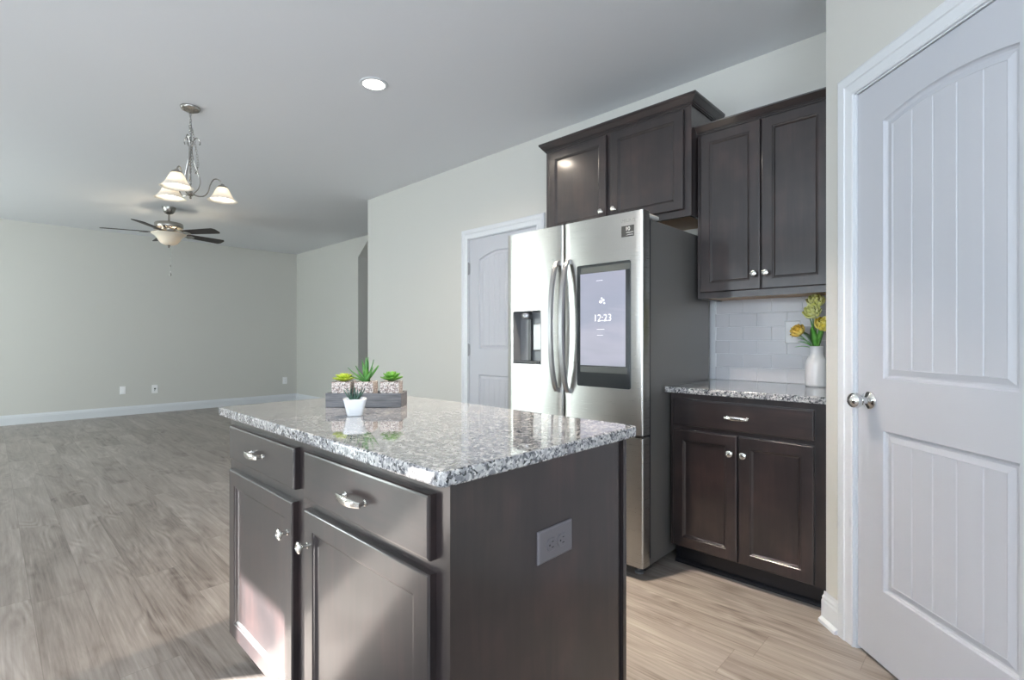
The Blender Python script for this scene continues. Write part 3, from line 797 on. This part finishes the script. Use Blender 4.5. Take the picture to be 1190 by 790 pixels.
# ------------------------------------------------------------------ chandelier
cpos = FWD*3.51 + RGT*(-2.235)
ch = empty('chandelier', (cpos.x, cpos.y, H), TH-PI/2); tag(ch, 'brushed nickel chandelier with three lit frosted bell shades hanging on a chain', 'chandelier')
zz = lambda z: z-H           # world height -> local
bm = BM(); lathe(bm, [(0, 0), (.060, 0), (.062, -.004), (.054, -.016), (.040, -.024), (.026, -.030), (.013, -.034), (.008, -.042), (0, -.042)], Matrix(), 40)
for v in bm.verts:      # scalloped canopy
    r = math.hypot(v.co.x, v.co.y)
    if r > .02: v.co.z -= .004*math.sin(8*math.atan2(v.co.y, v.co.x))*(1 if v.co.z < -.003 else 0)
obj('canopy', bm, M_lampmetal, ch, smooth=True, angle=0)
bm = BM(); z = zz(2.727)
def link(bm, c, rot, a=.013, b_=.0075, r=.0016, tilt=None):
    pts = []
    for i in range(14):
        t = 2*PI*i/14; p = Vector((b_*math.cos(t), 0, a*math.sin(t)))
        p = Matrix.Rotation(rot, 3, 'Z') @ p
        if tilt is not None: p = tilt @ p
        pts.append(p + Vector(c))
    tube(bm, pts, r, 6, closed=True)
for k in range(11): link(bm, (.002*math.sin(k), 0, z - .012 - .0205*k), (k % 2)*PI/2)
obj('chain', bm, M_lampmetal, ch, smooth=True)
# spare loop of chain and wire hanging beside the column
bm = BM(); path = spline([(.012, 0, zz(2.62)), (.026, .0, zz(2.54)), (.036, .01, zz(2.46)), (.046, .01, zz(2.37)), (.036, .0, zz(2.31)), (.016, 0, zz(2.37)), (.006, 0, zz(2.46))], 5)
for k in range(len(path)-1):
    d_ = (path[k+1]-path[k]); q = d_.to_track_quat('Z', 'Y').to_matrix()
    link(bm, (path[k]+path[k+1])/2, (k % 2)*PI/2, max(d_.length*.62, .009), .006, .0014, q)
obj('spare_chain', bm, M_lampmetal, ch, smooth=True)
bm = BM(); tube(bm, spline([(0, 0, zz(2.73)), (.007, .004, zz(2.6)), (-.004, -.003, zz(2.5)), (.004, 0, zz(2.3)), (0, 0, zz(2.18))], 6), .0028, 6); obj('cord', bm, M_handle, ch, smooth=True)
# twisted centre column, ring, hub, finial
bm = BM(); pts = [(.006*math.cos(t*1.7), .006*math.sin(t*1.7), zz(2.19)+.30*t/26) for t in range(27)]; tube(bm, pts, .0032, 6)
pts = [(-.006*math.cos(t*1.7), -.006*math.sin(t*1.7), zz(2.19)+.30*t/26) for t in range(27)]; tube(bm, pts, .0032, 6)
obj('twisted_column', bm, M_lampmetal, ch, smooth=True)
bm = BM(); lathe(bm, [(0, zz(2.128)), (.005, zz(2.131)), (.009, zz(2.138)), (.005, zz(2.146)), (.014, zz(2.152)), (.024, zz(2.160)), (.026, zz(2.168)), (.018, zz(2.176)), (.010, zz(2.186)), (0, zz(2.190))], Matrix(), 20); obj('hub', bm, M_lampmetal, ch, smooth=True)
bm = BM(); link(bm, (0, 0, zz(2.515)), 0, .020, .020, .003); obj('loop', bm, M_lampmetal, ch, smooth=True)
ANG = [math.radians(a) for a in (-80, 42, 160)]; RA = .198
for a in ANG:
    c_, s_ = math.cos(a), math.sin(a)
    pr = lambda r, z: (r*c_, r*s_, zz(z))
    bm = BM(); tube(bm, spline([pr(.015, 2.165), pr(.05, 2.158), pr(.085, 2.168), pr(.108, 2.200), pr(.120, 2.250), pr(.140, 2.292), pr(.165, 2.302), pr(.188, 2.285), pr(RA, 2.262)], 6), .0042, 8)
    arm = obj('arm', bm, M_lampmetal, ch, smooth=True)
    # scroll rod from hub to top curl
    bm = BM(); tube(bm, spline([pr(.020, 2.172), pr(.050, 2.215), pr(.058, 2.27), pr(.040, 2.34), pr(.016, 2.42), pr(.010, 2.48), pr(.018, 2.535), pr(.036, 2.562), pr(.054, 2.552), pr(.059, 2.530), pr(.053, 2.518)], 6), .0036, 8)
    obj('scroll', bm, M_lampmetal, ch, smooth=True)
    T = Matrix.Translation(pr(RA, 2.268))
    bm = BM(); lathe(bm, [(0, .004), (.010, .004), (.016, -.004), (.030, -.012), (.033, -.020), (.028, -.024), (0, -.024)], T, 24); obj('socket_cap', bm, M_lampmetal, arm, smooth=True)
    bm = BM(); P_ = [(.028, -.018), (.036, -.026), (.046, -.044), (.056, -.066), (.068, -.086), (.082, -.103), (.098, -.114)]
    lathe(bm, P_ + [(r-.003, h-.001) for r, h in P_[::-1]], T, 40, False)
    for v in bm.verts: pass
    sh = obj('shade', bm, M_shade, arm, smooth=True, angle=0)
    bm = BM(); lathe(bm, [(0, -.030), (.012, -.032), (.014, -.046), (.024, -.064), (.029, -.080), (.026, -.096), (.015, -.107), (0, -.110)], T, 20); obj('bulb', bm, M_bulb, sh, smooth=True)

# ------------------------------------------------------------------ ceiling fan
fpos = FWD*6.17 + RGT*(-4.19)
fn = empty('ceiling_fan', (fpos.x, fpos.y, H), TH-PI/2); tag(fn, 'five-blade ceiling fan with dark blades and a lit glass bowl', 'ceiling fan')
bm = BM(); lathe(bm, [(0, 0), (.073, 0), (.072, -.014), (.060, -.05), (.044, -.075), (.020, -.086), (0, -.087)], Matrix(), 32); obj('canopy', bm, M_lampmetal, fn, smooth=True)
bm = BM(); lathe(bm, [(.0, -.08), (.011, -.08), (.011, -.16), (.020, -.165), (.022, -.185), (.0, -.19)], Matrix(), 16); obj('downrod', bm, M_lampmetal, fn, smooth=True)
bm = BM(); lathe(bm, [(0, -.178), (.05, -.18), (.11, -.186), (.142, -.194), (.150, -.205), (.150, -.245), (.143, -.256), (.12, -.262), (.10, -.270), (.095, -.288), (.10, -.300), (0, -.302)], Matrix(), 40); obj('motor_housing', bm, M_lampmetal, fn, smooth=True)
bm = BM(); lathe(bm, [(0, -.300), (.060, -.302), (.085, -.312), (.092, -.322), (0, -.324)], Matrix(), 32); obj('light_fitter', bm, M_lampmetal, fn, smooth=True)
bm = BM(); P_ = [(.182, -.322), (.180, -.332), (.150, -.352), (.128, -.376), (.108, -.412), (.085, -.440), (.050, -.458), (.006, -.464)]
lathe(bm, [(.178, -.3225)] + P_ + [(.006, -.460), (.048, -.454), (.082, -.436), (.104, -.409), (.124, -.373), (.146, -.348), (.175, -.330), (.178, -.3225)], Matrix(), 48, False)
bowl = obj('glass_bowl', bm, M_bowl, fn, smooth=True, angle=0)
for k in range(3):
    a = 2*PI*k/3; bm = BM(); lathe(bm, [(0, 0), (.012, -.002), (.014, -.02), (.026, -.04), (.026, -.055), (.012, -.068), (0, -.07)], Matrix.Translation((.07*math.cos(a), .07*math.sin(a), -.325)), 16); obj('bulb', bm, M_fanbulb, bowl, smooth=True)
bm = BM(); lathe(bm, [(0, -.459), (.018, -.461), (.014, -.470), (.007, -.474), (.010, -.484), (.005, -.494), (0, -.496)], Matrix(), 16); obj('finial', bm, M_lampmetal, fn, smooth=True)
bm = BM(); tube(bm, [(.02, 0, -.46), (.021, 0, -.6), (.02, 0, -.80)], .0016, 5); lathe(bm, [(0, -.80), (.007, -.805), (.010, -.82), (.007, -.835), (0, -.84)], Matrix.Translation((.02, 0, 0)), 10)
lathe(bm, [(0, -.70), (.006, -.705), (.006, -.72), (0, -.725)], Matrix.Translation((.02, 0, 0)), 8)
obj('pull_chain', bm, M_lampmetal, fn, smooth=True)
for k in range(5):
    a = math.radians(62+72*k); Mz = Matrix.Rotation(a, 4, 'Z'); zb = -.315
    bm = BM(); out = []
    for i in range(9):
        t = i/8; out.append((.20+.46*t, -.055-.018*t))
    tip = [(.655, -.060), (.668, -.035), (.668, .035), (.655, .060)]
    top = [(p[0], -p[1]) for p in out[::-1]]
    pts = out[:-1] + [(.640, -.072)] + tip + [(.640, .072)] + top[1:]
    A = [bm.verts.new((x, y, 0)) for x, y in pts]; B = [bm.verts.new((x, y, .007)) for x, y in pts]; n = len(pts)
    bm.faces.new(A[::-1]); bm.faces.new(B)
    for i in range(n): bm.faces.new((A[i], A[(i+1) % n], B[(i+1) % n], B[i]))
    bmesh.ops.transform(bm, matrix=Mz @ Matrix.Translation((0, 0, zb)) @ Matrix.Rotation(math.radians(-12), 4, 'X'), verts=bm.verts)
    bl = obj('blade', bm, M_blade, fn)
    bm = BM()
    lps = []
    for r, hw, z in ((.09, .018, -.272), (.13, .014, -.285), (.17, .012, -.305), (.20, .024, -.3165), (.25, .046, -.3185), (.285, .030, -.3195), (.30, .006, -.320)):
        lps.append([(r, -hw, z-.004), (r, hw, z-.004), (r, hw, z), (r, -hw, z)])
    loops(bm, lps, True, True)
    for v in bm.verts:
        if v.co.x > .19: v.co.z -= math.tan(math.radians(12))*v.co.y + .003
    bmesh.ops.transform(bm, matrix=Mz, verts=bm.verts); obj('blade_iron', bm, M_lampmetal, bl)

# ------------------------------------------------------------------ plants
def leaf(bm, base, az, length, width, e0, e1, thick=.003, n=8, cup=.25, taper=1.0, tip=.9):
    """curved tapering leaf; e0/e1 start and end elevation (radians)"""
    p = Vector(base); hd = Vector((math.cos(az), math.sin(az), 0)); sd_ = Vector((-math.sin(az), math.cos(az), 0)); L_ = []
    for i in range(n+1):
        t = i/n; e_ = e0+(e1-e0)*t
        d_ = hd*math.cos(e_)+Vector((0, 0, 1))*math.sin(e_); up = -hd*math.sin(e_)+Vector((0, 0, 1))*math.cos(e_)
        if taper == 'aloe': wv = width*(1-t)**.8
        else: wv = width*(math.sin(PI*min(.06+t*tip, 1))**.7)
        wv = max(wv, .0004)/2; th = thick*(1-.6*t)
        L_.append([p - sd_*wv + up*cup*wv, p - up*th*.5, p + sd_*wv + up*cup*wv, p + up*(th*.4+cup*wv*.1)])
        p = p + d_*(length/n)
    loops(bm, L_, True, True)
# crate
cw = FWD*1.835 + RGT*(-.5255)
RZ = TH-PI/2
cr = empty('planter_crate', (cw.x, cw.y, .914), RZ); tag(cr, 'grey weathered wooden tray holding three succulents on the island', 'planter')
bm = BM(); wq, dq, hq, t = .134, .05, .050, .007
box(bm, -wq, wq, -dq, -dq+t, .0005, hq); box(bm, -wq, wq, dq-t, dq, .0005, hq); box(bm, -wq, -wq+t, -dq+t, dq-t, .0005, hq); box(bm, wq-t, wq, -dq+t, dq-t, .0005, hq)
obj('sides', bm, M_crate, cr, bevel=.0012)
boxo('base', -wq+t, wq-t, -dq+t, dq-t, .0007, .006, M_crate, cr)
M_glass = mat('pot_glass', (.95, .95, .95), .03); BS(M_glass).inputs['Transmission Weight'].default_value = 1.0
def cube_pot(name, lx, label, ry):
    e = empty(name, cw + RGT*lx, RZ); e.location.z = .9205; tag(e, label, 'potted succulent', 'succulents in the wooden tray')
    bm = BM(); a = .034
    loops(bm, [[(x*a*s, y*a*s, z) for x, y in ((-1, -1), (1, -1), (1, 1), (-1, 1))] for s, z in ((.96, 0), (1, .0815), (.93, .0825), (.93, .076))], True, True)
    obj('pot', bm, M_pebble, e, bevel=.002)
    bm = BM()
    for k in range(40):
        r_ = random.uniform(.003, .0055); x = random.uniform(-.026, .026); y = random.uniform(-.026, .026)
        bmesh.ops.create_icosphere(bm, subdivisions=1, radius=r_, matrix=Matrix.Translation((x, y, .078)) @ Matrix.Diagonal((1, 1, .7, 1)))
    obj('pebbles', bm, M_pebble, e, smooth=True, angle=0)['kind'] = 'stuff'
    return e
e = cube_pot('potted_succulent', -.085, 'flat lime-green rosette succulent in a pebbled square pot, left in the tray', 0)
bm = BM()
for ring, (n_, L_, el) in enumerate(((12, .042, .15), (10, .036, .45), (8, .026, .8), (5, .016, 1.2))):
    for k in range(n_): leaf(bm, (0, 0, .083+.003*ring), 2*PI*(k+.5*(ring % 2))/n_, L_, .024, el, el+.35, .005, 6, .35)
obj('leaves', bm, M_lime, e, smooth=True, angle=0)
e = cube_pot('potted_succulent', -.004, 'tall spiky green aloe in a pebbled square pot, middle of the tray', 0)
bm = BM()
for (az, L_, el, wd) in ((180, .085, .55, .013), (172, .072, .25, .012), (205, .07, .9, .014), (150, .085, 1.2, .014), (95, .092, 1.45, .015), (60, .09, 1.35, .015), (20, .085, 1.15, .014), (0, .075, .8, .013), (330, .065, .9, .014), (285, .060, 1.1, .015), (250, .065, 1.2, .015), (120, .08, .9, .013), (40, .075, .8, .013), (220, .05, .5, .012), (310, .045, .6, .012)):
    leaf(bm, (0, 0, .080), math.radians(az), L_, wd*1.9, el, el+.25, .007, 8, .4, 'aloe')
obj('leaves', bm, M_aloe, e, smooth=True, angle=0)
e = cube_pot('potted_succulent', .088, 'full green rosette succulent in a pebbled square pot, right in the tray', 0)
bm = BM()
for ring, (n_, L_, el) in enumerate(((10, .044, .2), (9, .040, .55), (7, .034, .9), (4, .026, 1.25))):
    for k in range(n_): leaf(bm, (0, 0, .084+.002*ring), 2*PI*(k+.4*ring)/n_, L_, .028, el, el+.3, .006, 6, .3)
obj('leaves', bm, M_green, e, smooth=True, angle=0)
# white pot
pw = FWD*1.598 + RGT*(-.4975)
e = empty('potted_succulent', (pw.x, pw.y, .9142), RZ+.35); tag(e, 'small dark-leaved aloe in a white tapered pot in front of the tray', 'potted succulent')
def sq(a, z, r=.32):
    pts = []
    for (sx_, sy_, a0) in ((-1, -1, PI), (1, -1, -PI/2), (1, 1, 0), (-1, 1, PI/2)):
        for i in range(6):
            q = a0+PI/2*i/5; pts.append((sx_*a*(1-r)+a*r*math.cos(q), sy_*a*(1-r)+a*r*math.sin(q), z))
    return pts
bm = BM(); loops(bm, [sq(.021, 0, .5), sq(.0235, .002, .5), sq(.0345, .049, .45), sq(.0355, .0525, .45), sq(.0345, .0535, .45), sq(.0315, .053, .45), sq(.0300, .044, .45)], True, True)
obj('pot', bm, M_white, e, smooth=True)
bm = BM(); loops(bm, [sq(.0295, .0442), sq(.028, .047)], True, True); obj('soil', bm, M_soil, e)
bm = BM()
for (az, L_, el, wd) in ((180, .045, .95, .012), (150, .040, 1.2, .012), (95, .048, 1.4, .012), (40, .040, 1.2, .012), (0, .046, .95, .012), (320, .040, .9, .012), (270, .036, 1.2, .012), (225, .040, .9, .012), (200, .05, .7, .009), (15, .05, .75, .009)):
    leaf(bm, (.006*math.cos(math.radians(az)), .006*math.sin(math.radians(az)), .045), math.radians(az), L_, wd*1.3, el, el+.55, .006, 8, .35, 'aloe')
obj('leaves', bm, M_darkaloe, e, smooth=True, angle=0)

# ------------------------------------------------------------------ flower vase
VX, VY, VZ = 2.93, .672, .9142
vs = empty('flower_vase', (VX, VY, VZ)); tag(vs, 'white ceramic bottle vase on the small counter by the pantry wall', 'vase')
bm = BM(); P_ = [(0, 0), (.046, 0), (.050, .004), (.0505, .012), (.0505, .115), (.048, .132), (.040, .147), (.032, .160), (.0295, .175), (.0295, .198), (.0325, .205), (.030, .2065), (.027, .203), (.0265, .17), (0, .12)]
lathe(bm, P_, Matrix(), 40); obj('body', bm, M_white, vs, smooth=True, angle=60)
def flower(dx, dy, dz, size, m, label, tilt, leaves=()):
    """dx/dy/dz: bloom centre relative to the vase base"""
    e = empty('flower', (VX, VY, VZ)); tag(e, label, 'flower', 'yellow flowers in the white vase')
    c = Vector((dx, dy, dz))
    bm = BM(); tube(bm, spline([(dx*.12, dy*.12, .13), (dx*.3, dy*.3, .205), (dx*.7, dy*.7, .205+(dz-.205)*.55), c - Vector((0, 0, size*.25))], 5), .0026, 7); obj('stem', bm, M_stem, e, smooth=True)
    bm = BM(); Mt = Matrix.Translation(c) @ Matrix.Rotation(tilt[0], 4, 'X') @ Matrix.Rotation(tilt[1], 4, 'Y') @ Matrix.Diagonal((1.12, 1.12, 1.5, 1))
    for ring, (n_, L_, e0, e1, wd) in enumerate(((8, .80, -.15, 1.5, .60), (8, .78, .15, 1.9, .56), (7, .72, .5, 2.2, .52), (6, .62, .8, 2.4, .46), (5, .48, 1.1, 2.6, .38), (4, .34, 1.3, 2.6, .30))):
        for k in range(n_): leaf(bm, (0, 0, -size*.22), 2*PI*(k+.5*ring)/n_ + random.uniform(-.15, .15), size*L_, size*wd, e0, e1, .0012, 6, .35, 1.0, .82)
    bmesh.ops.transform(bm, matrix=Mt, verts=bm.verts); obj('bloom', bm, m, e, smooth=True, angle=0)
    for (az, L_, wd, e0, e1, mm) in leaves:
        bm = BM(); leaf(bm, (.012*math.cos(az), .012*math.sin(az), .19), az, L_, wd, e0, e1, .0012, 12, .3); obj('leaf', bm, mm, e, smooth=True, angle=0)
D = math.radians
flower(-.02, .078, .282, .060, M_org, 'orange-yellow flower leaning left in front of the outlet', (-.7, -.35), ((D(95), .10, .042, 1.1, .1, M_sage), (D(120), .085, .030, .9, .0, M_tulip)))
flower(-.02, -.002, .430, .066, M_lem, 'yellow-green flower at the very top of the vase', (0, -.5), ((D(100), .175, .048, 1.6, 1.25, M_tulip), (D(250), .15, .035, 1.5, 1.2, M_tulip),))
flower(-.045, .006, .376, .066, M_lem, 'pale lemon flower just below the topmost bloom', (-.2, -.8), ((D(170), .12, .036, 1.4, 1.0, M_tulip), (D(70), .13, .044, 1.3, .35, M_sage)))
flower(-.035, -.040, .312, .068, M_yel, 'golden yellow flower on the right side of the vase, by the pantry wall', (.4, -.6), ((D(230), .13, .026, 1.35, 1.0, M_tulip), (D(88), .09, .020, .45, -.3, M_tulip)))
